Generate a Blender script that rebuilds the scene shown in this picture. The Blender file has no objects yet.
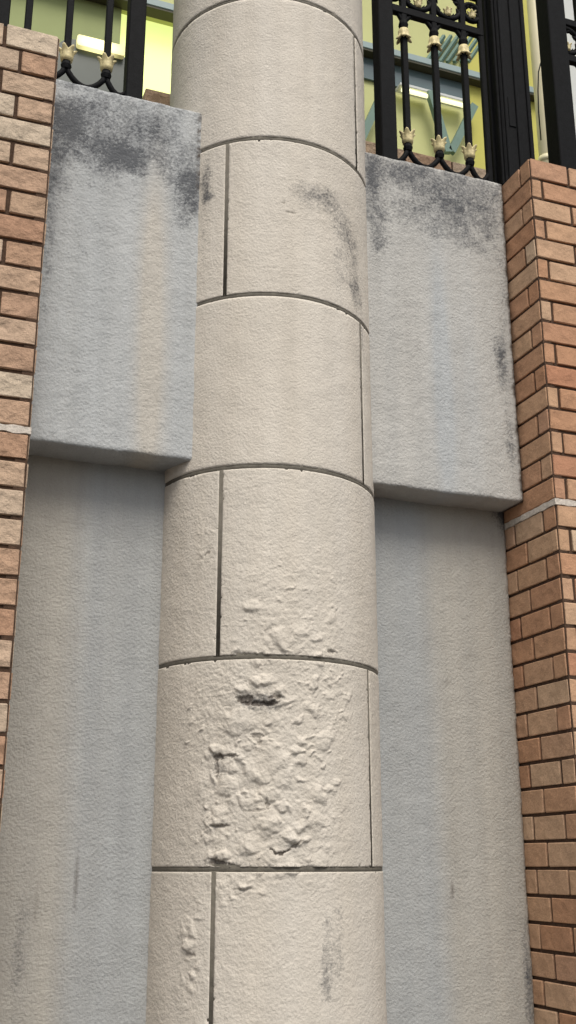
import bpy, bmesh, math, random
import numpy as np
from mathutils import Vector, Matrix
random.seed(5)
scene = bpy.context.scene
C = scene.collection
EYE = 1.5                                   # eye height; wall heights below are measured from eye level

# ------------------------------------------------------------------ camera
F_PX, PITCH, YAW, CX, CD = 1114.79, .3055, .3611, -.9711, 2.7522
fw = Vector((math.sin(YAW)*math.cos(PITCH), math.cos(YAW)*math.cos(PITCH), math.sin(PITCH)))
rt = Vector((math.cos(YAW), -math.sin(YAW), 0)); upv = rt.cross(fw)
cam_d = bpy.data.cameras.new('camera'); cam = bpy.data.objects.new('camera', cam_d); C.objects.link(cam)
m = Matrix((rt, upv, -fw)).transposed().to_4x4(); m.translation = Vector((CX, -CD, EYE)); cam.matrix_world = m
cam_d.sensor_fit = 'VERTICAL'; cam_d.sensor_height = 36; cam_d.lens = 36*F_PX/1024; cam_d.clip_end = 500
scene.camera = cam

# ------------------------------------------------------------------ sky, sun, exposure
SUN_EL, SUN_AZ = math.radians(56), math.radians(184)      # azimuth clockwise from +Y (into the wall)
w = bpy.data.worlds.new('World'); scene.world = w; w.use_nodes = True
nt = w.node_tree; bg = nt.nodes['Background']
sky = nt.nodes.new('ShaderNodeTexSky'); sky.sky_type = 'NISHITA'; sky.sun_disc = False
sky.sun_elevation = SUN_EL; sky.sun_rotation = SUN_AZ; sky.air_density = 1.0; sky.dust_density = 3.5; sky.ozone_density = 1.0
hs = nt.nodes.new('ShaderNodeHueSaturation'); hs.inputs['Saturation'].default_value = .36      # overcast: the sky's blue is washed out
nt.links.new(sky.outputs[0], hs.inputs['Color']); nt.links.new(hs.outputs[0], bg.inputs[0]); bg.inputs[1].default_value = .095
sd = bpy.data.lights.new('sun', 'SUN'); sd.energy = 1.5; sd.angle = math.radians(30); sd.color = (1, .93, .82)
so = bpy.data.objects.new('sun', sd); C.objects.link(so)
sdir = Vector((math.sin(SUN_AZ)*math.cos(SUN_EL), math.cos(SUN_AZ)*math.cos(SUN_EL), math.sin(SUN_EL)))
so.rotation_euler = sdir.to_track_quat('Z', 'Y').to_euler(); so.location = (0, -4, 8)
vs = scene.view_settings; vs.view_transform = 'Standard'; vs.look = 'None'; vs.gamma = 1; vs.use_curve_mapping = False
vs.exposure = .62

# ------------------------------------------------------------------ helpers
def lin(r, g, b):
    f = lambda c: c/12.92 if c <= .04045 else ((c+.055)/1.055)**2.4
    return (f(r/255), f(g/255), f(b/255), 1)
def ray(x, y): return fw + rt*((x-288)/F_PX) + upv*((512-y)/F_PX)
def P(x, y, Y):                                              # point on the plane Y=const seen at a pixel
    d = ray(x, y); return Vector((CX, -CD, EYE)) + d*((Y+CD)/d.y)
def on_col(x, y, R=.3):                                      # (angle from the front, height) on the column
    d = ray(x, y); a = d.x*d.x+d.y*d.y; b = CX*d.x-CD*d.y; c = CX*CX+CD*CD-R*R
    t = (-b-math.sqrt(max(0, b*b-a*c)))/a; q = Vector((CX, -CD, EYE))+d*t
    return math.atan2(q.x, -q.y), q.z

class Perlin:
    def __init__(s, seed):
        r = np.random.RandomState(seed); s.p = r.permutation(512); a = r.rand(512)*2*np.pi; s.g = np.stack([np.cos(a), np.sin(a)], 1)
    def n(s, x, y):
        xi = np.floor(x).astype(int); yi = np.floor(y).astype(int); xf = x-xi; yf = y-yi
        u = xf**3*(xf*(6*xf-15)+10); v = yf**3*(yf*(6*yf-15)+10)
        def gr(ix, iy, dx, dy):
            g = s.g[s.p[(s.p[ix % 512]+iy) % 512]]; return g[..., 0]*dx+g[..., 1]*dy
        a = gr(xi, yi, xf, yf); b = gr(xi+1, yi, xf-1, yf); c = gr(xi, yi+1, xf, yf-1); d = gr(xi+1, yi+1, xf-1, yf-1)
        return (a*(1-u)+b*u)*(1-v)+(c*(1-u)+d*u)*v*1.0
    def fbm(s, x, y, o=4, g=.5):
        t = 0; a = 1
        for i in range(o): t = t+a*s.n(x*2**i+17.3*i, y*2**i+5.1*i); a *= g
        return t
def sstep(a, b, x):
    t = np.clip((x-a)/(b-a), 0, 1); return t*t*(3-2*t)

def thing(name, label, cat, loc, group=None):
    o = bpy.data.objects.new(name, None); C.objects.link(o); o.location = loc; o.empty_display_size = .1
    o['label'] = label; o['category'] = cat
    if group: o['group'] = group
    return o
def wloc(p):
    v = Vector((0, 0, 0))
    while p: v += p.location; p = p.parent
    return v
def link(name, me, mat, parent=None, loc=None):
    """loc: world position of the mesh origin (mesh given in local coords)"""
    o = bpy.data.objects.new(name, me); C.objects.link(o)
    if mat and not me.materials: me.materials.append(mat)
    if parent: o.parent = parent
    if loc is not None: o.location = Vector(loc)-wloc(parent)
    return o
def part(name, vs_, fs, mat, parent, smooth=False, attr=None):
    """vertices in world coords"""
    off = np.array(wloc(parent)); me = bpy.data.meshes.new(name)
    me.from_pydata((np.array(vs_)-off).tolist(), [], fs if isinstance(fs, list) else fs.tolist())
    if attr is not None:
        a = me.color_attributes.new('m', 'FLOAT_COLOR', 'POINT'); a.data.foreach_set('color', np.ascontiguousarray(attr, dtype=np.float32).ravel())
    if smooth: me.polygons.foreach_set('use_smooth', [True]*len(me.polygons))
    me.update()
    return link(name, me, mat, parent)
def bm_part(name, bm, mat, parent, smooth=False):
    off = wloc(parent)
    for v in bm.verts: v.co -= off
    me = bpy.data.meshes.new(name); bm.to_mesh(me); bm.free()
    if smooth: me.polygons.foreach_set('use_smooth', [True]*len(me.polygons))
    return link(name, me, mat, parent)
def bm_box(bm, lo, hi, bev=0):
    r = bmesh.ops.create_cube(bm, size=1); vv = r['verts']
    for v in vv: v.co = Vector([lo[i]+(v.co[i]+.5)*(hi[i]-lo[i]) for i in range(3)])
    if bev:
        es = list({e for v in vv for e in v.link_edges}); bmesh.ops.bevel(bm, geom=es, offset=bev, segments=1, affect='EDGES', profile=.5)
def box(name, lo, hi, mat, parent, bev=0):
    bm = bmesh.new(); bm_box(bm, lo, hi, bev); return bm_part(name, bm, mat, parent)
def bm_tube(bm, pts, r, n=8, cap=True):
    pts = [Vector(p) for p in pts]; rings = []
    for i, p in enumerate(pts):
        t = (pts[min(i+1, len(pts)-1)]-pts[max(i-1, 0)]).normalized()
        a = t.cross(Vector((0, 1, 0)));
        if a.length < .05: a = t.cross(Vector((1, 0, 0)))
        a.normalize(); b = t.cross(a)
        rr = r[i] if isinstance(r, (list, tuple)) else r
        rings.append([bm.verts.new(p+(a*math.cos(2*math.pi*k/n)+b*math.sin(2*math.pi*k/n))*rr) for k in range(n)])
    for A, B in zip(rings, rings[1:]):
        for k in range(n): bm.faces.new((A[k], A[(k+1) % n], B[(k+1) % n], B[k]))
    if cap: bm.faces.new(rings[0][::-1]); bm.faces.new(rings[-1])

# ------------------------------------------------------------------ materials
def new_mat(name):
    mt = bpy.data.materials.new(name); mt.use_nodes = True; t = mt.node_tree
    return mt, t, t.nodes['Principled BSDF']
def N(t, typ, **kw):
    n = t.nodes.new(typ)
    for k, v in kw.items():
        if k in n.inputs: n.inputs[k].default_value = v
        else: setattr(n, k, v)
    return n
def noise(t, co, scale, detail=4, rough=.55, vec_scale=None):
    n = N(t, 'ShaderNodeTexNoise'); n.inputs['Scale'].default_value = scale; n.inputs['Detail'].default_value = detail; n.inputs['Roughness'].default_value = rough
    if vec_scale:
        mp = N(t, 'ShaderNodeMapping'); mp.inputs['Scale'].default_value = vec_scale; t.links.new(co, mp.inputs[0]); co = mp.outputs[0]
    t.links.new(co, n.inputs['Vector']); return n.outputs['Fac']
def ramp(t, fac, stops):
    r = N(t, 'ShaderNodeValToRGB'); e = r.color_ramp.elements
    while len(e) < len(stops): e.new(.5)
    for el, (p, c) in zip(e, stops): el.position = p; el.color = c if isinstance(c, tuple) else (c, c, c, 1)
    t.links.new(fac, r.inputs[0]); return r.outputs[0]
def mix(t, fac, a, b, mode='MIX'):
    n = N(t, 'ShaderNodeMix', data_type='RGBA', blend_type=mode)
    for s, v in ((0, fac), (6, a), (7, b)):
        if isinstance(v, (int, float, tuple)): n.inputs[s].default_value = v
        else: t.links.new(v, n.inputs[s])
    return n.outputs[2]
def mth(t, op, a, b=0., clamp=False):
    n = N(t, 'ShaderNodeMath', operation=op, use_clamp=clamp)
    for i, v in enumerate((a, b)):
        if isinstance(v, (int, float)): n.inputs[i].default_value = v
        else: t.links.new(v, n.inputs[i])
    return n.outputs[0]
def bump(t, h, dist, strength=1., prev=None):
    b = N(t, 'ShaderNodeBump'); b.inputs['Distance'].default_value = dist; b.inputs['Strength'].default_value = strength
    t.links.new(h, b.inputs['Height'])
    if prev: t.links.new(prev, b.inputs['Normal'])
    return b.outputs[0]

def plaster(name, base, warm, peel=110, dist=.0025, stripes=.10):
    """painted render; attribute m: R mildew, G second, warmer tone, B dark holes and cracks"""
    mt, t, p = new_mat(name); co = N(t, 'ShaderNodeTexCoord').outputs['Object']
    at = N(t, 'ShaderNodeAttribute', attribute_name='m'); sp = N(t, 'ShaderNodeSeparateColor'); t.links.new(at.outputs['Color'], sp.inputs[0])
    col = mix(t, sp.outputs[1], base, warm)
    v = noise(t, co, 1, 5, .6, (26, 26, 1.2)); col = mix(t, 1., col, ramp(t, v, [(.3, 1-stripes), (.7, 1+stripes*.25)]), 'MULTIPLY')
    b = noise(t, co, 7, 6, .65); col = mix(t, 1., col, ramp(t, b, [(.3, .93), (.7, 1.03)]), 'MULTIPLY')
    g = noise(t, co, 380, 3, .6); col = mix(t, 1., col, ramp(t, g, [(.3, .90), (.62, 1.04)]), 'MULTIPLY')
    # mildew
    n1 = noise(t, co, 30, 10, .78); n2 = noise(t, co, 140, 5, .7)
    mm = mth(t, 'ADD', mth(t, 'MULTIPLY', mth(t, 'SUBTRACT', n1, .5), 2.0), mth(t, 'MULTIPLY', mth(t, 'SUBTRACT', n2, .5), 2.4))
    n3 = noise(t, co, 11, 5, .6); mm = mth(t, 'ADD', mm, mth(t, 'MULTIPLY', mth(t, 'SUBTRACT', n3, .5), 1.5))
    mm = mth(t, 'ADD', mm, mth(t, 'SUBTRACT', mth(t, 'MULTIPLY', sp.outputs[0], 2.1), .66))
    mk = ramp(t, mm, [(0., 0.), (1.25, 1.)])
    gate = mth(t, 'MULTIPLY', sp.outputs[0], 4., True)
    mk = mth(t, 'MULTIPLY', mth(t, 'MULTIPLY', mk, gate), .88)
    col = mix(t, mk, col, lin(62, 65, 71))
    # pin holes and specks
    s1 = noise(t, co, 95, 2, .5); sk = ramp(t, s1, [(.755, 0.), (.80, .45)]); col = mix(t, sk, col, lin(95, 90, 84))
    hk = mth(t, 'MULTIPLY', sp.outputs[2], mth(t, 'ADD', mth(t, 'MULTIPLY', n2, 1.3), .35), True)
    col = mix(t, hk, col, lin(72, 62, 54))
    t.links.new(col, p.inputs['Base Color']); p.inputs['Roughness'].default_value = .72; p.inputs['Specular IOR Level'].default_value = .3
    h = noise(t, co, peel, 3, .5); n = bump(t, h, dist, .9)
    h2 = noise(t, co, 30, 4, .55); n = bump(t, h2, .004, .22, n)
    t.links.new(n, p.inputs['Normal']); return mt
M = {}
M['panel'] = plaster('grey_render_upper', lin(176, 179, 180), lin(188, 183, 174), 140, .0034)
M['wall'] = plaster('grey_render_lower', lin(161, 164, 165), lin(171, 166, 156), 135, .0036)
M['column'] = plaster('cream_paint', lin(212, 205, 194), lin(204, 195, 181), 160, .0024, .06)

def simple(name, c, rough=.6, metal=0, nscale=20, var=.12, bscale=0, bdist=.001, spec=.4):
    mt, t, p = new_mat(name); co = N(t, 'ShaderNodeTexCoord').outputs['Object']
    v = noise(t, co, nscale, 6, .6); col = mix(t, 1., c, ramp(t, v, [(.3, 1-var), (.7, 1+var*.4)]), 'MULTIPLY')
    t.links.new(col, p.inputs['Base Color']); p.inputs['Roughness'].default_value = rough; p.inputs['Metallic'].default_value = metal; p.inputs['Specular IOR Level'].default_value = spec
    if bscale: t.links.new(bump(t, noise(t, co, bscale, 4, .6), bdist), p.inputs['Normal'])
    return mt
M['joint'] = simple('grey_sealant', lin(104, 99, 89), .8, nscale=60, var=.3, bscale=200)
M['mortar'] = simple('dark_mortar', lin(78, 58, 44), .95, nscale=80, var=.4, bscale=160, bdist=.003)
M['white'] = simple('white_lime', lin(208, 198, 186), .9, nscale=70, var=.25, bscale=120, bdist=.003)
M['iron'] = simple('black_iron', lin(21, 22, 24), .7, nscale=60, var=.35, bscale=180, bdist=.0008, spec=.1)
M['gold'] = simple('gold_leaf_paint', lin(226, 211, 160), .55, 0, nscale=120, var=.35)
M['yellow'] = simple('yellow_paint', lin(192, 194, 134), .7, nscale=2, var=.08)
M['olive'] = simple('olive_paint', lin(150, 160, 106), .7, nscale=3, var=.1)
M['deep_yellow'] = simple('deep_yellow_paint', lin(190, 185, 92), .7, nscale=3, var=.1)
M['fascia'] = simple('pale_blue_metal', lin(142, 160, 160), .5, nscale=5, var=.1)
M['soffit'] = simple('dark_olive_metal', lin(58, 56, 36), .6, nscale=5, var=.15)
M['teal'] = simple('teal_steel', lin(104, 130, 118), .5, nscale=9, var=.1)
M['pale'] = simple('pale_grey_render', lin(205, 208, 206), .8, nscale=4, var=.06)
M['cream'] = simple('cream_pipe_paint', lin(222, 214, 178), .5, nscale=6, var=.1)
M['greybox'] = simple('grey_enamel', lin(72, 80, 74), .35, nscale=9, var=.08)
M['glass'] = simple('blue_grey_glass', lin(92, 108, 110), .15, nscale=3, var=.1, spec=.5)
M['pave'] = simple('paving_asphalt', lin(74, 73, 72), .9, nscale=6, var=.2, bscale=90, bdist=.003)
M['terrace'] = simple('terrace_concrete', lin(130, 126, 118), .9, nscale=6, var=.2, bscale=90, bdist=.003)
M['core'] = simple('raw_concrete', lin(140, 138, 132), .9, nscale=9, var=.2, bscale=60, bdist=.003)
def emit(name, c, s):
    mt, t, p = new_mat(name); p.inputs['Base Color'].default_value = c; p.inputs['Emission Color'].default_value = c; p.inputs['Emission Strength'].default_value = s; return mt
M['tube'] = emit('lit_tube', lin(244, 240, 190), 1.0)
M['lit'] = emit('glowing_wall_panel', lin(228, 240, 150), .62)  # glow standing in for strong light on the wall
M['lamp'] = emit('reflection_glow', lin(255, 244, 170), 1.3)
t_ = M['lamp'].node_tree; g_ = N(t_, 'ShaderNodeTexGradient', gradient_type='SPHERICAL'); mp_ = N(t_, 'ShaderNodeMapping', vector_type='TEXTURE'); tc_ = N(t_, 'ShaderNodeTexCoord')
mp_.inputs['Location'].default_value = (.42, .5, .5); mp_.inputs['Scale'].default_value = (.55, 9, 1.0); t_.links.new(tc_.outputs['Generated'], mp_.inputs[0]); t_.links.new(mp_.outputs[0], g_.inputs[0])
t_.links.new(mth(t_, 'ADD', mth(t_, 'MULTIPLY', g_.outputs['Fac'], 1.6), .12), t_.nodes['Principled BSDF'].inputs['Emission Strength'])          # yellow reflection painted as a soft glow

def brick_mat(name, cols, dist):
    mt, t, p = new_mat(name); tc = N(t, 'ShaderNodeTexCoord'); oi = N(t, 'ShaderNodeObjectInfo')
    ad = N(t, 'ShaderNodeVectorMath', operation='ADD'); cb = N(t, 'ShaderNodeCombineXYZ')
    t.links.new(mth(t, 'MULTIPLY', oi.outputs['Random'], 91.), cb.inputs[0]); t.links.new(mth(t, 'MULTIPLY', oi.outputs['Random'], 37.), cb.inputs[2])
    t.links.new(tc.outputs['Object'], ad.inputs[0]); t.links.new(cb.outputs[0], ad.inputs[1]); co = ad.outputs[0]
    n = len(cols); col = ramp(t, oi.outputs['Random'], [((i+.5)/n, lin(*c)) for i, c in enumerate(cols)])
    v = noise(t, co, 22, 6, .65); col = mix(t, 1., col, ramp(t, v, [(.28, .80), (.72, 1.10)]), 'MULTIPLY')
    g = noise(t, co, 260, 3, .65); col = mix(t, 1., col, ramp(t, g, [(.3, .84), (.65, 1.05)]), 'MULTIPLY')
    s = noise(t, co, 75, 3, .5); col = mix(t, ramp(t, s, [(.68, 0.), (.76, .4)]), col, lin(105, 70, 48))
    t.links.new(col, p.inputs['Base Color']); p.inputs['Roughness'].default_value = .8; p.inputs['Specular IOR Level'].default_value = .25
    vo = N(t, 'ShaderNodeTexVoronoi'); vo.inputs['Scale'].default_value = 26; t.links.new(co, vo.inputs['Vector'])
    h = mth(t, 'ADD', mth(t, 'MULTIPLY', vo.outputs['Distance'], .5), noise(t, co, 34, 5, .6))
    nn = bump(t, h, dist, 1.); nn = bump(t, g, .0012, .6, nn); t.links.new(nn, p.inputs['Normal']); return mt
M['brick_l'] = brick_mat('split_face_brick', [(194, 170, 146), (182, 148, 122), (198, 178, 156), (186, 156, 130), (172, 134, 108), (196, 172, 148), (184, 152, 126), (202, 184, 162)], .010)
M['brick_r'] = brick_mat('orange_buff_brick', [(194, 156, 126), (184, 138, 106), (202, 170, 140), (190, 148, 116), (206, 180, 152), (182, 130, 100), (198, 162, 130), (188, 144, 112)], .005)

# ------------------------------------------------------------------ setting: ground, terrace
HT, HB, YP, YW, YF = EYE+2.034, EYE+.984, -.159, -.049, -.305      # panel top, panel foot, panel face, recessed face, pier face
XL, XR, R = -.682, .7315, .3
def struct(name, lo, hi, mat):
    o = box(name, lo, hi, mat, None); o['kind'] = 'structure'; return o
struct('pavement', (-60, -60, -.3), (60, .05, 0), M['pave'])
struct('terrace_floor', (-60, .12, 3.0), (60, 60, EYE+1.93), M['terrace'])

# ------------------------------------------------------------------ retaining wall with stepped panels
def blobs(X, Z, lst, Y):
    """soft spots: (pixel x, pixel y, radius x px, radius y px, weight) on the plane Y"""
    t = np.zeros_like(X)
    for x, y, rx, ry, wt in lst:
        q = P(x, y, Y); k = .0027; t += wt*np.exp(-((X-q.x)/(rx*k))**2-((Z-q.z)/(ry*k))**2)
    return t
PN = Perlin(3)
def slab(name, x0, x1, z0, z1, yf, yb, mat, parent, attr_fn, step=.008, chip=0., seed=0):
    """slab with a dense uneven front face, softly rounded arrises"""
    nx = max(2, int((x1-x0)/step)); nz = max(2, int((z1-z0)/step))
    X, Z = np.meshgrid(np.linspace(x0, x1, nx+1), np.linspace(z0, z1, nz+1))
    e = np.minimum(np.minimum(X-x0, x1-X), np.minimum(Z-z0, z1-Z))
    Y = yf + .003*(1-sstep(0, .006, e))**2 - .0016*PN.fbm(X*9+seed, Z*9, 4) - .0012*PN.fbm(X*38+seed, Z*38, 3)
    if chip: Y = Y + chip*np.clip(PN.fbm(X*45+seed, Z*45, 3)-.1, 0, 1)*(1-sstep(0, .02, e))
    Xo = X.copy(); Zo = Z.copy()
    wob = .0030*PN.fbm(X*13+9, Z*13+seed, 5, .6)
    Xo += wob*(1-sstep(0, .03, np.minimum(X-x0, x1-X))); Zo += wob*(1-sstep(0, .03, np.minimum(Z-z0, z1-Z)))
    at = np.zeros(X.shape+(4,)); at[..., 3] = 1
    r, g, b = attr_fn(X, Z, e); at[..., 0] = np.clip(r, 0, 1); at[..., 1] = np.clip(g, 0, 1); at[..., 2] = np.clip(b, 0, 1)
    vs_ = np.stack([Xo, Y, Zo], -1).reshape(-1, 3).tolist(); av = at.reshape(-1, 4).tolist()
    w_ = nx+1; fs = [(j*w_+i, j*w_+i+1, (j+1)*w_+i+1, (j+1)*w_+i) for j in range(nz) for i in range(nx)]
    ring = [i for i in range(w_)]+[j*w_+nx for j in range(1, nz+1)]+[nz*w_+i for i in range(nx-1, -1, -1)]+[j*w_ for j in range(nz-1, 0, -1)]
    # sides run back in three steps so that the underside keeps its paint
    prev = ring
    for q in (.33, .66, 1.):
        base = len(vs_)
        for k in ring: v = vs_[k]; vs_.append([v[0], yf+.003+(yb-yf-.003)*q, v[2]]); av.append(av[k])
        cur = list(range(base, base+len(ring)))
        for k in range(len(ring)): k2 = (k+1) % len(ring); fs.append((prev[k2], prev[k], cur[k], cur[k2]))
        prev = cur
    fs.append(tuple(prev[::-1][::-1]))
    return part(name, vs_, fs, mat, parent, True, np.array(av))

wall = thing('retaining_wall', 'grey rendered wall behind the column, its upper half stepping forward, mildew along the top', 'wall', (0, YW, 0))
Zn = lambda Z: (Z-HB)/(HT-HB)                                  # 0 foot .. 1 top of the upper panels
def mildew_left(X, Z, e):
    z = Zn(Z); top = sstep(.60, .86, z+.10*PN.fbm(X*7, Z*7, 3))*.46
    t = top+blobs(X, Z, [(120, 160, 40, 26, .42), (70, 120, 30, 45, .30), (150, 125, 26, 22, .18), (190, 185, 16, 34, .45), (185, 215, 18, 22, .3), (50, 210, 12, 60, .42), (46, 290, 8, 70, .3), (78, 252, 16, 14, .33), (62, 92, 14, 8, -.35), (186, 128, 10, 16, -.3), (152, 190, 8, 40, -.2), (128, 176, 8, 3, -.5)], YP)
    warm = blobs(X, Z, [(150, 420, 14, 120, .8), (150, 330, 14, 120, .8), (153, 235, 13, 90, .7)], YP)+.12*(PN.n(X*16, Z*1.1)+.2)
    gap = (1-sstep(.004, .014, np.abs(X+math.sqrt(R*R-YP*YP)-.0+.004*PN.n(Z*60, Z*0+3))))*sstep(.72, .8, z)
    return t, warm, np.clip(gap*(.5+PN.fbm(X*50, Z*50, 3)*1.6), 0, .95)
def mildew_right(X, Z, e):
    z = Zn(Z); top = sstep(.66, .86, z+.10*PN.fbm(X*7+5, Z*7, 3))*.50
    t = top+blobs(X, Z, [(378, 240, 16, 26, .45), (400, 175, 34, 16, .2), (455, 200, 38, 24, .22), (470, 245, 30, 18, .26), (503, 300, 12, 40, .36), (503, 380, 11, 60, .48), (512, 455, 8, 40, .42), (500, 345, 14, 20, .3), (388, 312, 18, 14, .24), (382, 372, 16, 10, .24), (372, 180, 10, 30, .3), (440, 225, 12, 9, .12), (420, 260, 24, 10, -.2)], YP)
    edge = (1-sstep(.002, .011, (XR-.005-X)+.010*PN.fbm(X*5, Z*45, 3)))*.9
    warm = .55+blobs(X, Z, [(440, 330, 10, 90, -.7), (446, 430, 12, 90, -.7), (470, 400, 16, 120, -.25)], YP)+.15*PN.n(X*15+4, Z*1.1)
    return t, warm, edge
def attr_low_left(X, Z, e):
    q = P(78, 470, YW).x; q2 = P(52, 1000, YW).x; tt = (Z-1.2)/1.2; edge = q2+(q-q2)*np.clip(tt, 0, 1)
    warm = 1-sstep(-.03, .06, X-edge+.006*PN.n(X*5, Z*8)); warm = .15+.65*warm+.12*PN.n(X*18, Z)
    t = blobs(X, Z, [(30, 800, 10, 220, .22), (12, 980, 16, 80, .2)], YW)
    b = blobs(X, Z, [(76, 880, 1.2, 22, .55), (35, 905, 1.2, 18, .35)], YW)
    return t, warm, b
def attr_low_right(X, Z, e):
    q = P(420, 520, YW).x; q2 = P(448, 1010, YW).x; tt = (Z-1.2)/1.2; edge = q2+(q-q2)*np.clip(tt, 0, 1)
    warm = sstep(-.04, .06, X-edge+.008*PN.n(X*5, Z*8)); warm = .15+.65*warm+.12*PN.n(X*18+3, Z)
    t = blobs(X, Z, [(506, 514, 16, 20, .9), (522, 860, 6, 200, .2), (528, 990, 7, 50, .55), (506, 600, 5, 80, .25), (505, 960, 12, 30, .22)], YW)
    b = blobs(X, Z, [(452, 890, 1.2, 7, .6), (447, 682, 1.5, 1.5, .6), (508, 516, 8, 8, .35)], YW)
    return t, warm, b
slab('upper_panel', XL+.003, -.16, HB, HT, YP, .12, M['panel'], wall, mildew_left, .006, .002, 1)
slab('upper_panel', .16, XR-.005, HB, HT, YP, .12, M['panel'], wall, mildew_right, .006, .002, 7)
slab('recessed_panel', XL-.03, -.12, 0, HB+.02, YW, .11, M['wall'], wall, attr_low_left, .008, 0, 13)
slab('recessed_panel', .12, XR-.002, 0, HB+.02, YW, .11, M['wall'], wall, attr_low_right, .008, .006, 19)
plain = lambda X, Z, e: (sstep(.7, 1, Zn(Z))*.6, .4+.3*PN.n(X*12, Z), 0*X)
for a, b, sd_ in ((-2.6, XL-.50, 31), (XR+.50, 2.8, 37)):       # the wall runs on past both piers
    slab('upper_panel', a, b, HB, HT, YP, .12, M['panel'], wall, plain, .02, 0, sd_)
    slab('recessed_panel', a, b, 0, HB+.02, YW, .11, M['wall'], wall, plain, .03, 0, sd_)
box('backing', (-2.6, .108, 0), (2.8, .16, HT-.01), M['core'], wall)

# ------------------------------------------------------------------ round column built of blocks
col = thing('column', 'cream painted round column of jointed blocks with blistered flaking paint', 'column', (0, 0, 0))
RC = R-.0018
def ring_part(name, r, z0, z1, a0=0., a1=2*math.pi, n=96):
    full = a1-a0 > 6.28; bm = bmesh.new(); an = np.linspace(a0, a1, n+1)[:n if full else n+1]
    L = [[bm.verts.new((q*math.sin(a), -q*math.cos(a), z)) for a in an] for q, z in ((r-.02, z0), (r, z0), (r, z1), (r-.02, z1))]; k_ = len(an)
    for A, B in zip(L, L[1:]):
        for i in range(k_ if full else k_-1): bm.faces.new((A[i], A[(i+1) % k_], B[(i+1) % k_], B[i]))
    return bm_part(name, bm, M['joint'], col, True)
o = ring_part('core', R-.024, 0, EYE+3.7)
DH, H0, JW = .4795, EYE-.0128, .0108
A41 = math.radians(41)
# blistered zones: pixel centre, radii (px), strength
ZONES = [(275, 765, 62, 95, 1.0), (250, 700, 55, 35, .7), (295, 603, 66, 58, .85), (205, 545, 14, 30, .6), (260, 840, 60, 35, .9), (190, 950, 14, 50, .6),
         (232, 885, 26, 16, .6), (235, 950, 14, 45, .35), (320, 205, 34, 26, .5), (330, 700, 30, 40, .6), (320, 830, 34, 40, .5), (190, 740, 26, 60, .35), (285, 520, 80, 40, .12), (330, 950, 16, 60, .25)]
rs = np.random.RandomState(11)
DOMES = []
def add_domes(n, cx, cy, sx, sy, r0, r1, h0, h1):
    for _ in range(n):
        x, y = cx+rs.randn()*sx, cy+rs.randn()*sy
        if not 160 < x < 376: continue
        a, z = on_col(x, y); rr = r0+(r1-r0)*rs.rand()**2
        DOMES.append((a, z, rr*(.7+.9*rs.rand()), rr*(.6+.7*rs.rand()), (h0+(h1-h0)*rs.rand())*min(1, rr/.012+.35), rs.randn()*.5))
add_domes(120, 262, 768, 38, 60, .005, .020, .002, .0058)
add_domes(80, 320, 700, 26, 40, .003, .011, .001, .0035)
add_domes(120, 300, 618, 34, 24, .002, .010, .0008, .003)
add_domes(45, 215, 800, 14, 40, .004, .016, .001, .004)
add_domes(16, 203, 545, 6, 16, .003, .009, .001, .004)
add_domes(26, 188, 950, 8, 28, .004, .014, .001, .004)
add_domes(22, 240, 890, 22, 10, .004, .012, .001, .004)
add_domes(18, 232, 950, 6, 26, .003, .010, .001, .003)
add_domes(60, 312, 200, 22, 15, .002, .008, .0008, .0028)
add_domes(26, 258, 760, 34, 60, .020, .036, .003, .007)
add_domes(8, 300, 630, 30, 14, .014, .026, .002, .004)
add_domes(8, 190, 945, 6, 26, .010, .020, .002, .005)
# big folds seen one by one
for x, y, ra, rz, h, tl in ((262, 682, .030, .016, .008, 0), (240, 690, .02, .012, .005, .2), (282, 692, .018, .012, .006, -.3), (215, 748, .016, .010, .007, .2), (232, 770, .012, .016, .005, 0), (212, 780, .010, .02, .005, .3),
                            (290, 838, .024, .014, .009, .5), (305, 815, .012, .020, .007, .4), (255, 803, .022, .011, .004, -.1), (220, 822, .014, .012, .006, 0), (300, 780, .02, .012, .005, .4), (265, 740, .012, .010, .005, 0), (330, 790, .016, .012, .004, .3), (222, 856, .022, .008, .006, 0), (188, 948, .016, .010, .006, 0), (193, 975, .012, .007, .005, 0), (243, 885, .022, .007, .005, .1), (280, 760, .014, .03, .004, .2), (230, 715, .02, .012, .004, 0)):
    a, z = on_col(x, y); DOMES.append((a, z, ra, rz, h, tl))
# broken holes: pixel centre, half sizes px, depth, sag (smile shape)
HOLES = [(245, 699, 8, 3.2, .006, 0), (260, 703, 18, 2.2, .006, .010), (276, 697, 7, 2.0, .005, -.2), (217, 757, 5, 3, .005, 0), (228, 756, 12, 1.3, .004, 0), (217, 768, 1.6, 9, .003, 0), (217, 862, 8, 2.6, .006, 0), (226, 866, 14, 1.6, .005, 0), (267, 803, 1.2, 6, .003, 0), (256, 811, 9, 1.0, .002, 0),
         (280, 852, 10, 1.6, .006, .02), (295, 845, 5, 2, .004, -.5), (257, 736, 5, 1.3, .003, 0), (259, 742, 1.2, 4, .003, 0), (220, 826, 9, 1.5, .004, 0), (190, 955, 6, 1.6, .003, 0), (208, 553, 3, 2, .003, 0), (250, 654, 14, 1.3, .003, 0), (332, 652, 6, 1.6, .004, 0), (290, 213, 5, 1.4, .002, 0), (284, 203, 3, 2, .002, 0), (242, 889, 9, 1.1, .002, 0)]
HOLES = [(*on_col(x, y), hx, hy, d, sg) for x, y, hx, hy, d, sg in HOLES]
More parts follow.
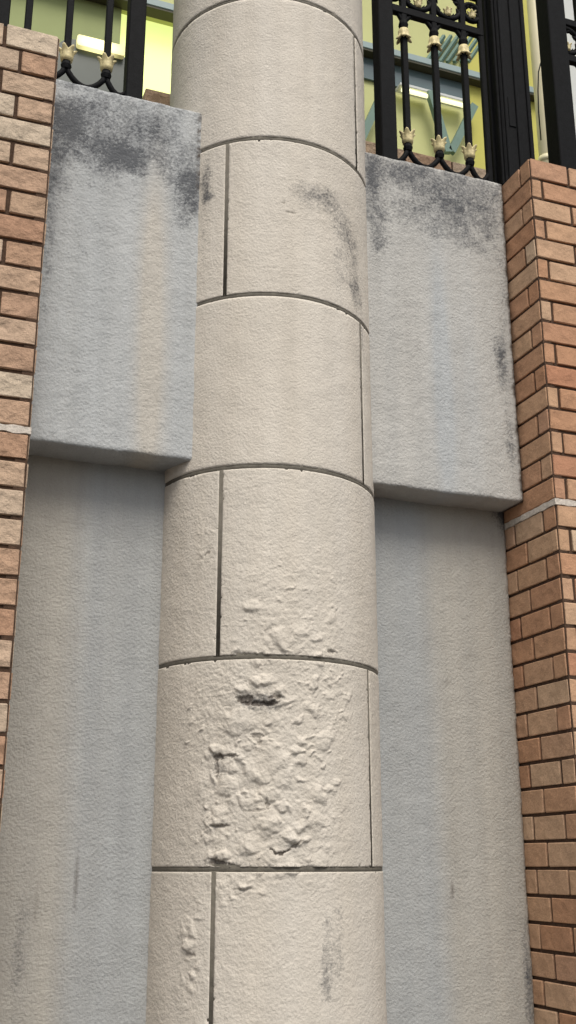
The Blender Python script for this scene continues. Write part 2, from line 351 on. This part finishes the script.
DIRT = [(300, 190, 24, 18, .34), (326, 196, 32, 18, .40), (342, 225, 26, 24, .36), (352, 262, 20, 50, .34), (357, 300, 14, 50, .34), (338, 278, 12, 50, .26), (206, 182, 12, 30, .62), (213, 196, 12, 6, .35), (204, 240, 6, 50, .3), (327, 930, 7, 26, .42), (340, 945, 7, 40, .42), (326, 990, 8, 24, .45), (258, 703, 26, 8, .50), (219, 765, 14, 16, .36), (300, 790, 40, 50, .12), (220, 864, 30, 5, .4), (233, 30, 3, 30, .35), (362, 340, 4, 50, .35), (250, 700, 40, 16, .2), (290, 865, 60, 3, .25), (270, 655, 70, 2.5, .3)]
DIRT = [(*on_col(x, y), rx*.0026, ry*.0027, wt) for x, y, rx, ry, wt in DIRT]
ZONES = [(*on_col(x, y), rx*.0026, ry*.0027, wt) for x, y, rx, ry, wt in ZONES]
PB = Perlin(21)
def block(a0, a1, z0, z1, step):
    na = max(8, int((a1-a0)*R/step)); nz = max(8, int((z1-z0)/step))
    A, Z = np.meshgrid(np.linspace(a0, a1, na+1), np.linspace(z0, z1, nz+1)); S = A*R
    e = np.minimum(np.minimum(A-a0, a1-A)*R, np.minimum(Z-z0, z1-Z))
    d = .0010*PB.fbm(S*16, Z*16, 3)+.0006*PB.fbm(S*70, Z*70, 3)
    zone = np.zeros_like(A)
    for a, z, ra, rz, wt in ZONES: zone += wt*np.exp(-((A-a)*R/ra)**4-((Z-z)/rz)**4)
    zone = np.clip(zone, 0, 1.1)
    wx = .010*PB.fbm(S*30+4, Z*30, 2); wz = .010*PB.fbm(S*30, Z*30+8, 2)
    bil = np.abs(PB.n((S+wx)*55, (Z+wz)*62))*1.0+.6*np.abs(PB.n((S+wx)*120, (Z+wz)*130))+.3*np.abs(PB.n(S*260, Z*260))
    d += zone*(.0024*bil-.0006)+zone*.0016*PB.fbm(S*28+3, Z*34, 3)
    dm = np.zeros_like(A); Sx = S+wx*.5; Zx = Z+wz*.5; Sd = S+wx*1.3+.004*PB.fbm(S*85+1, Z*85, 3); Zd = Z+wz*1.3+.004*PB.fbm(S*85, Z*85+6, 3); zk = np.clip(zone*1.4, .2, 1)
    for a, z, ra, rz, h, tl in DOMES:
        if z < z0-.05 or z > z1+.05 or a < a0-.15 or a > a1+.15: continue
        i0 = np.searchsorted(Z[:, 0], z-rz*2.2); i1 = np.searchsorted(Z[:, 0], z+rz*2.2); j0 = np.searchsorted(A[0], a-ra*2.4/R); j1 = np.searchsorted(A[0], a+ra*2.4/R)
        if i1 <= i0 or j1 <= j0: continue
        u = (Sd[i0:i1, j0:j1]-a*R)/ra; v = (Zd[i0:i1, j0:j1]-z)/rz+tl*u
        v = np.where(v < 0, v*1.35, v*.8); r2 = u*u+v*v
        hh = h*np.clip(1-r2, 0, 1)**1.15*zk[i0:i1, j0:j1]; dm[i0:i1, j0:j1] = np.maximum(dm[i0:i1, j0:j1], hh)+.25*np.minimum(dm[i0:i1, j0:j1], hh)
    d += dm
    hole = np.zeros_like(A)
    for a, z, hx, hy, dp, sg in HOLES:
        u = ((Sx-a*R)+.007*PB.fbm(S*110, Z*110, 3))/(hx*.0026); v = (Zx-z-sg*.0 - (.012 if sg == .010 else .018 if sg == .02 else 0)*(u*u-.4)*.6+ (sg*(Sx-a*R) if abs(sg) >= .1 else 0)+.0055*PB.fbm(S*95+7, Z*95, 3))/(hy*.0027)
        k = np.clip(1.25-(u*u+v*v), 0, 1); d -= dp*sstep(0, .7, k)*.9; hole = np.maximum(hole, sstep(.05, .6, k)*min(1, .18+dp/.0105))
    d -= .0009*(1-sstep(0, .003, e))                         # softened arrises
    chips = np.clip(PB.fbm(S*60+2, Z*60, 3)-.25, 0, 1)*(1-sstep(0, .012, e)); d -= .006*chips
    rr = R+d; at = np.zeros(A.shape+(4,)); at[..., 3] = 1
    dirt = np.zeros_like(A)
    for a, z, ra, rz, wt in DIRT: dirt += wt*np.exp(-((A-a)*R/ra)**2-((Z-z)/rz)**2)
    at[..., 0] = np.clip(dirt, 0, 1); at[..., 1] = np.clip(.4+.5*PB.n(S*14, Z*1.3)+zone*.15, 0, 1); at[..., 2] = np.clip(hole, 0, 1)
    vs_ = np.stack([rr*np.sin(A), -rr*np.cos(A), Z], -1).reshape(-1, 3).tolist(); av = at.reshape(-1, 4).tolist()
    w_ = na+1; fs = [(j*w_+i, j*w_+i+1, (j+1)*w_+i+1, (j+1)*w_+i) for j in range(nz) for i in range(na)]
    ring = [i for i in range(w_)]+[j*w_+na for j in range(1, nz+1)]+[nz*w_+i for i in range(na-1, -1, -1)]+[j*w_ for j in range(nz-1, 0, -1)]
    base = len(vs_); Af = A.reshape(-1); Zf = Z.reshape(-1)
    for k in ring: vs_.append([(R-.02)*math.sin(Af[k]), -(R-.02)*math.cos(Af[k]), Zf[k]]); av.append(av[k])
    L = len(ring)
    for k in range(L): k2 = (k+1) % L; fs.append((ring[k2], ring[k], base+k, base+k2))
    return part('column_block', vs_, fs, M['column'], col, True, np.array(av))
for k in range(-4, 8):
    z0, z1 = H0+k*DH+JW/2, H0+(k+1)*DH-JW/2
    if z1 < 0: continue
    z0 = max(z0, 0)
    jt = -A41 if k % 2 else A41                                # which side carries the upright joint
    if k in (-1,): jt = -A41
    jt = -A41 if k in (-1, 1, 3, 5, 7, -3) else A41
    g = JW/2/R; fine = {0: .0021, 1: .0026, -1: .0026, 3: .003}.get(k, .006)
    if k >= 3: spans = [(jt+g, jt+math.pi-g), (jt-math.pi+g, jt-g)]
    elif jt < 0: spans = [(jt+g, 1.75), (-1.75, jt-g)]
    else: spans = [(-1.75, jt-g), (jt+g, 1.75)]
    for a, b in spans: block(a, b, z0, z1, fine)
    ring_part('bed_joint', RC, z1-.006, z1+JW+.006); ring_part('upright_joint', RC, z0-.002, z1+.002, jt-g-.02, jt+g+.02, 6)

# ------------------------------------------------------------------ brick piers
BR = {}
def brick_mesh(lx, ly, lz, mat, var):
    key = (round(lx, 4), round(ly, 4), round(lz, 4), mat.name, var)
    if key in BR: return BR[key]
    bm = bmesh.new(); bm_box(bm, (-lx/2, -ly/2, -lz/2), (lx/2, ly/2, lz/2), .0018); rd = random.Random(hash((round(lx*1e4), var)) & 9999)
    for v in bm.verts: v.co += Vector([rd.uniform(-.0009, .0009) for _ in range(3)])
    me = bpy.data.meshes.new('brick'); bm.to_mesh(me); bm.free(); me.materials.append(mat); BR[key] = me; return me
def put_brick(lo, hi, mat, parent):
    s = [hi[i]-lo[i] for i in range(3)]; c = [(hi[i]+lo[i])/2 for i in range(3)]
    me = brick_mesh(*s, mat, random.randrange(4)); c[0] += random.uniform(-.0008, .0008); c[1] += random.uniform(-.0014, .0014)
    return link('brick', me, mat, parent, c)
CO, J = .0678, .0092
def pier(name, label, x0, x1, corner, mat, YF):
    """corner = +1: the corner towards the column is x0 (right pier), -1: it is x1 (left pier)"""
    root = thing(name, label, 'pier', ((x0+x1)/2, YF, 0)); D0, D1 = YF, .14
    box('mortar_bed', (x0+.006, D0+.006, 0), (x1-.006, D1, HT-.004), M['mortar'], root)
    zs = []; z = HT
    for i in range(16): zs.append((z-CO+J/2, z-J/2 if i else z)); z -= CO
    zw = z; z -= .012
    while z-CO > -.03: zs.append((max(.0, z-CO+J/2), z-J/2)); z -= CO
    q = (x0+.0025, x0+.03) if corner > 0 else (x1-.03, x1-.0025)
    box('corner_joint', (q[0], D0+.0025, 0), (q[1], D0+.03, HT-.006), M['mortar'], root)
    path = [(x0+W_*(x1-x0), D0-.001) for W_ in np.linspace(0, 1, 60)]; side = [(x0-.001, D1+(D0-D1)*k/50) for k in range(50)] if corner > 0 else []
    path = side+path+([] if corner > 0 else [(x1+.001, D0+(D1-D0)*k/50) for k in range(51)])
    wv = []; wf = []
    for k, (x, y) in enumerate(path):
        wb = .0035*float(PN.fbm(np.array([x*40+y*31.]), np.array([1.7]), 3)[0])
        for dz, ins in ((-.016-wb, .012), (-.0145-wb, 0), (.002+wb*.8, 0), (.004+wb*.8, .012)): wv.append((x+(ins if corner > 0 else -ins) if (k < 50) == (corner > 0) and side+[1] and (x <= x0 or x >= x1) else x, y+(0 if (x < x0 or x > x1) else ins), zw+dz))
    for k in range(len(path)-1):
        for i in range(3): wf.append((k*4+i, k*4+4+i, k*4+5+i, k*4+1+i))
    part('white_joint', wv, wf, M['white'], root)
    W = x1-x0; tk = .022
    for i, (a, b) in enumerate(zs):
        upper = i < 16
        if corner > 0:
            fl = .142 if i % 2 == 0 else .046                     # length of the corner brick on the front
            sl = (.062 if i % 2 == 0 else .30) if upper else (.070 if i % 2 == 0 else .158)
        else:
            fl = .142 if i % 2 == 0 else .099; sl = .07 if i % 2 == 0 else .15
        def fx(u0, u1): return (x0+u0, x0+u1) if corner > 0 else (x1-u1, x1-u0)
        sl_end = min(sl, D1-D0)
        q = fx(.0055, fl-J); put_brick((q[0], D0, a), (q[1], D0+tk, b), mat, root)                 # two tiles meet at the corner over an open joint
        q = fx(0, tk); put_brick((q[0], D0+.0055, a), (q[1], D0+sl_end-(J if sl_end < D1-D0 else 0), b), mat, root)
        u = fl
        while u < W-.02:
            u2 = min(u+.142, W); u2 = W if W-u2 < .03 else u2
            q = fx(u, u2-(J if u2 < W else 0)); put_brick((q[0], D0, a), (q[1], D0+tk, b), mat, root); u = u2
        v = sl
        while v < (D1-D0)-.02:
            v2 = min(v+.146, D1-D0); v2 = D1-D0 if (D1-D0)-v2 < .03 else v2
            q = fx(0, tk); put_brick((q[0], D0+v, a), (q[1], D0+v2-J, b), mat, root); v = v2
    return root
pier('brick_pier', 'pier of pale pinkish rough-faced bricks with a white joint halfway up', XL-.48, XL, -1, M['brick_l'], -.324)
pier('brick_pier', 'orange buff brick pier showing its side face, white joint halfway, below the thick iron post', XR, XR+.48, 1, M['brick_r'], -.305)

# ------------------------------------------------------------------ iron fence on the wall
FY = -.12
def collar_mesh():
    bm = bmesh.new(); prof = [(.010, -.024), (.016, -.021), (.018, -.012), (.019, .0), (.022, .009), (.027, .016), (.0285, .020), (.022, .020), (.011, .014)]
    n = 36; rings = []
    for i, (r, z) in enumerate(prof):
        ring = []
        for k in range(n):
            th = 2*math.pi*k/n; lob = .5+.5*math.cos(6*th); am = max(0, min(1, (z+.006)/.02)); rr = r*(1-.36*am*(1-lob)**1.2); zz = z-.010*am*(1-lob)
            ring.append(bm.verts.new((rr*math.cos(th), rr*math.sin(th), zz)))
        rings.append(ring)
    for A, B in zip(rings, rings[1:]):
        for k in range(n): bm.faces.new((A[k], A[(k+1) % n], B[(k+1) % n], B[k]))
    me = bpy.data.meshes.new('collar'); bm.to_mesh(me); bm.free(); me.polygons.foreach_set('use_smooth', [True]*len(me.polygons)); me.materials.append(M['gold']); return me
CME = collar_mesh()
Z_ARC, Z_COL, Z_COL2, Z_RAIL, Z_TOP = EYE+2.113, EYE+2.150, EYE+2.535, EYE+2.628, EYE+3.35
def arc_pts(xa, xb, z, sag, n=10, p=1.):
    return [(xa+(xb-xa)*i/n, FY, z+sag*(math.sin(math.pi*i/n)**p)) for i in range(n+1)]
def fence(label, posts, bars, x0, x1):
    f = thing('iron_fence', label, 'fence', ((x0+x1)/2, FY, HT), 'black iron fence sections on the wall')
    for a, b in posts: box('post', (a, FY-(b-a)/2, HT-.002), (b, FY+(b-a)/2, Z_TOP), M['iron'], f, .003)
    for x in bars:
        bm = bmesh.new(); bm_box(bm, (x-.0095, FY-.0095, Z_ARC-.01), (x+.0095, FY+.0095, Z_TOP), .002); o = bm_part('bar', bm, M['iron'], f)
        bm = bmesh.new(); bm_tube(bm, [(x, FY, Z_ARC-.012), (x, FY, Z_ARC), (x, FY, Z_ARC+.014)], [.012, .0155, .012], 10); bm_part('knuckle', bm, M['iron'], f)
        bm = bmesh.new(); bm_tube(bm, [(x, FY, Z_COL2+.026), (x, FY, Z_COL2+.04), (x, FY, Z_COL2+.055)], [.013, .0165, .013], 10); bm_part('knuckle', bm, M['iron'], f)
        o = link('collar', CME, None, f, (x, FY, Z_COL))
        o = link('collar', CME, None, f, (x, FY, Z_COL2)); o.rotation_euler = (math.pi, 0, 0)
    xs = sorted([x0]+bars+[x1])
    for z, nm in ((Z_RAIL, 'rail'), (Z_RAIL+.15, 'rail')): box(nm, (x0, FY-.011, z-.014), (x1, FY+.011, z+.014), M['iron'], f, .002)
    for a, b in zip(xs, xs[1:]):
        if b-a < .05: continue
        bm = bmesh.new(); bm_tube(bm, arc_pts(a, b, Z_ARC-.004, -.052, 12, .8), .0085, 8); bm_part('scallop', bm, M['iron'], f, True)
        bm = bmesh.new(); bm_tube(bm, arc_pts(a, b, Z_COL2+.045, .05, 12, .8), .0075, 8); bm_part('arch', bm, M['iron'], f, True)
        c = (a+b)/2; zc = Z_RAIL+.076; rr = min(.052, (b-a)/2-.004); bm = bmesh.new()
        bm_tube(bm, [(c+rr*math.cos(q), FY, zc+rr*math.sin(q)) for q in np.linspace(0, 2*math.pi, 25)], .0085, 8, False)
        for q in np.linspace(0, 2*math.pi, 9)[:-1]:             # leafy cusps
            d = Vector((math.cos(q+.39), 0, math.sin(q+.39))); s = Vector((-d.z, 0, d.x)); p0 = Vector((c, FY, zc))+d*rr
            bm_tube(bm, [p0-s*.004, p0-d*.010+s*.006, p0-d*.019+s*.014], [.007, .006, .001], 6)
            bm_tube(bm, [p0+s*.004, p0-d*.008-s*.008, p0-d*.014-s*.018], [.007, .005, .001], 6)
        bm_part('ring', bm, M['iron'], f, True)
        o = link('bud', CME, None, f, (c, FY-.004, zc-rr+.020)); o.scale = (.62, .62, .62)
    return f
fence('black iron fence with gold collars between the pale brick pier and the column', [(-.470, -.422)], [-.748, -.636, -.524], -.81, -.446)
fence('black iron fence with gold collars between the column and the thick post', [(.320, .372), (.698, .716)], [.420, .530, .638], .34, .712)
fence('black iron fence beyond the thick post, standing over the orange brick pier', [(.958, 1.028), (2.47, 2.53)], [1.105+.11*k for k in range(13)], .99, 2.5)
fence('black iron fence going on past the pale brick pier', [(-2.43, -2.37), (-.86, -.800)], [-.94-.11*k for k in range(13)], -2.4, -.83)
gp = thing('gate_post', 'thick ribbed black iron post beside the orange brick pier', 'post', (.796, -.11, HT))
box('shaft', (.738, -.168, HT+.001), (.852, -.052, Z_TOP+.1), M['iron'], gp, .004)
for x in (.752, .795, .838): box('rib', (x-.006, -.175, HT+.001), (x+.006, -.166, Z_TOP), M['iron'], gp, .002)
for y in (-.152, -.110, -.068): box('rib', (.731, y-.006, HT+.001), (.740, y+.006, Z_TOP), M['iron'], gp, .002)
box('lock_plate', (.762, -.171, EYE+2.25), (.786, -.1675, EYE+2.36), M['iron'], gp, .001)

# ------------------------------------------------------------------ low brick parapet behind the fence
PY = .45
a = P(366, 139.5, PY); x_l = P(146, 90, PY).x; zt = a.z
pp = thing('brick_parapet', 'low pinkish brick parapet behind the iron fence', 'parapet', ((x_l+2.6)/2, PY, EYE+1.93))
box('mortar_bed', (x_l+.004, PY+.006, EYE+1.93), (2.6, PY+.16, zt-.004), M['mortar'], pp)
for r_ in range(8):
    x = x_l-(.1 if r_ % 2 else 0)
    while x < 2.58:
        a0 = max(x, x_l); a1 = min(x+.192, 2.6)
        if a1-a0 > .03: put_brick((a0, PY, zt-(r_+1)*CO+J/2), (a1, PY+.05, zt-r_*CO-J/2), M['brick_l'], pp)
        x += .2

# ------------------------------------------------------------------ yellow building on the terrace
BY = 3.2; ZT = EYE+1.93
bd = thing('yellow_building', 'yellow painted building with added glowing wall panel and dark beams seen through the fence', 'building', (0, BY, ZT))
xr = P(545, 80, BY).x
xm = P(111, 30, BY).x                                             # olive bay | glowing bay
xe = P(205, 30, BY).x
xd = P(468, 100, BY).x
box('olive_wall', (-7, BY, ZT), (xm, BY+.3, 9.5), M['olive'], bd)
box('yellow_wall', (xe, BY, ZT), (xd, BY+.3, 9.5), M['yellow'], bd)
box('deep_yellow_wall', (xd, BY-.02, ZT), (xr, BY+.3, 9.5), M['deep_yellow'], bd)
zl = P(140, 13, BY).z
glow_panel = box('window', (xm, BY+.05, ZT+.4), (xe, BY+.10, zl), M['lit'], bd)  # glowing panel added where the wall is brightly lit, light put in as emission
for x in (xm+.03, xe-.03): box('panel_frame', (x-.03, BY-.01, ZT+.4), (x+.03, BY+.049, zl), M['olive'], glow_panel)
box('apron', (xm, BY, ZT), (xe, BY+.3, ZT+.4), M['yellow'], bd)
box('upper_wall', (xm, BY, zl), (xe, BY+.3, 9.5), M['yellow'], bd)
x1_ = P(300, 30, BY).x
def ledge(xa, xb, z, dep):                                        # pale ledge with a dark underside
    box('fascia', (xa, BY-dep, z+.015), (xb, BY-.004, z+.07), M['fascia'], bd, .004); box('dark_soffit', (xa+.004, BY-dep+.006, z), (xb-.004, BY-.005, z+.013), M['soffit'], bd)
ledge(-7, x1_, P(140, 15, BY).z, .10)
zs_ = P(430, 76.5, BY).z
ledge(x1_+.15, xr-.01, zs_, .095)
gb = P(430, 95, BY-.02).z
box('window', (x1_+.2, BY-.022, gb), (xd-.01, BY-.003, zs_-.004), M['glass'], bd)
def strut(xa, ya, xb, yb, w_=.055):
    A, B = P(xa, ya, BY-.1), P(xb, yb, BY-.1); d = (B-A).normalized(); s = Vector((-d.z, 0, d.x))*w_/2; bm = bmesh.new(); v = []
    for y in (-.02, .02):
        for q in (A-s, A+s, B+s, B-s): v.append(bm.verts.new(q+Vector((0, y, 0))))
    for fi in ((0, 1, 2, 3), (7, 6, 5, 4), (0, 4, 5, 1), (1, 5, 6, 2), (2, 6, 7, 3), (3, 7, 4, 0)): bm.faces.new([v[i] for i in fi])
    bmesh.ops.recalc_face_normals(bm, faces=bm.faces); bm_part('bracket_strut', bm, M['teal'], bd)
strut(430, 92, 448, 153); strut(474, 106, 451, 152); strut(380, 98, 358, 146); strut(330, 60, 358, 146)
for k in range(7):                                                # slanted louvre blades above the beam
    A, B = P(426+k*7, 62, BY-.02), P(444+k*7, 36, BY-.02); bm = bmesh.new(); bm_tube(bm, [A, B], .016, 4); bm_part('louvre_blade', bm, M['teal'], bd)
for xa, xb, y in ((402, 428, 93), (440, 463, 102.5)):
    A, B = P((xa+xb)/2, y, BY-.09), None; hw = (P(xb, y, BY-.09).x-P(xa, y, BY-.09).x)/2
    lt = thing('tube_lamp', ('lit tube lamp under the beam, the one nearer the column' if xa < 430 else 'lit tube lamp under the beam, the one nearer the thick post'), 'lamp', (A.x, BY-.09, A.z), 'tube lamps under the beam')
    box('housing', (A.x-hw-.02, BY-.11, A.z+.020), (A.x+hw+.02, BY-.024, A.z+.045), M['pale'], lt, .004)
    bm = bmesh.new(); bm_tube(bm, [(A.x-hw, BY-.09, A.z), (A.x+hw, BY-.09, A.z)], .015, 10); bm_part('tube', bm, M['tube'], lt, True)

# made-up grey rounded box, its glowing face painted for a yellow reflection
LY = 1.6
A = P(57, 33, LY); B = P(127, 100, LY); lx = B.x-A.x; lz = .40
lb = thing('glow_box', 'grey rounded stand-in box with a yellow reflection put in as glow, behind the fence', 'lamp', (A.x+lx/2, LY, ZT))
def round_plate(name, x0, x1, z0, z1, y0, y1, rad, mat, parent):
    pts = []
    for cx, cz, q0 in ((x1-rad, z1-rad, 0), (x0+rad, z1-rad, 90), (x0+rad, z0+rad, 180), (x1-rad, z0+rad, 270)):
        for k in range(7): q = math.radians(q0+15*k); pts.append((cx+rad*math.cos(q), cz+rad*math.sin(q)))
    bm = bmesh.new(); f = [bm.verts.new((x, y0, z)) for x, z in pts]; b = [bm.verts.new((x, y1, z)) for x, z in pts]; n = len(pts)
    bm.faces.new(f); bm.faces.new(b[::-1])
    for k in range(n): bm.faces.new((f[(k+1) % n], f[k], b[k], b[(k+1) % n]))
    bmesh.ops.recalc_face_normals(bm, faces=bm.faces); return bm_part(name, bm, mat, parent)
round_plate('housing', A.x, B.x, A.z-.62, A.z-.01, LY, LY+.22, .09, M['greybox'], lb)
q0, q1 = P(77, 35, LY-.01), P(124, 58, LY-.01)
round_plate('lens', q0.x, q1.x, q1.z-.005, q0.z-.01, LY-.03, LY-.002, .012, M['lamp'], lb)  # yellow reflection put in as a glowing patch
box('stand', (A.x+lx/2-.05, LY+.06, ZT), (A.x+lx/2+.05, LY+.16, A.z-.6), M['greybox'], lb)

# pipe with a loose cable, pale block added for bright overcast sky farther right
A = P(540, 80, 1.3)
pi_ = thing('drain_pipe', 'cream pipe rising behind the thick iron post', 'pipe', (A.x, 1.3, ZT))
bm = bmesh.new(); bm_tube(bm, [(A.x, 1.3, ZT), (A.x, 1.3, 8)], .036, 20); bm_part('shaft', bm, M['cream'], pi_, True)
for z in (A.z-.5, A.z+1.1): bm = bmesh.new(); bm_tube(bm, [(A.x, 1.3, z), (A.x, 1.3, z+.03)], .041, 20); bm_part('band', bm, M['cream'], pi_, True)
bm = bmesh.new(); pts = [P(x, y, 1.2) for x, y in ((552, 48), (546, 55), (541, 62), (538.5, 72), (538, 90), (538.5, 110), (541, 140))]; bm_tube(bm, pts, .0035, 6)
cb_ = bm_part('cable', bm, M['iron'], None, True); cb_['label'] = 'thin black cable curving in front of the cream pipe'; cb_['category'] = 'cable'
pb = thing('pale_sky_block', 'pale grey block added in place of bright sky beyond the cream pipe', 'building', (xr+2, BY+1, ZT))
box('wall', (xr+.002, BY+.6, ZT), (xr+5, BY+4, 10.5), M['pale'], pb)
for zz in (ZT+.9, ZT+3.6):
    for xx in (xr+1.2, xr+3.0):
        wo = box('window', (xx, BY+.57, zz), (xx+1.1, BY+.598, zz+1.4), M['glass'], pb); box('frame', (xx+.52, BY+.55, zz), (xx+.58, BY+.568, zz+1.4), M['pale'], wo)
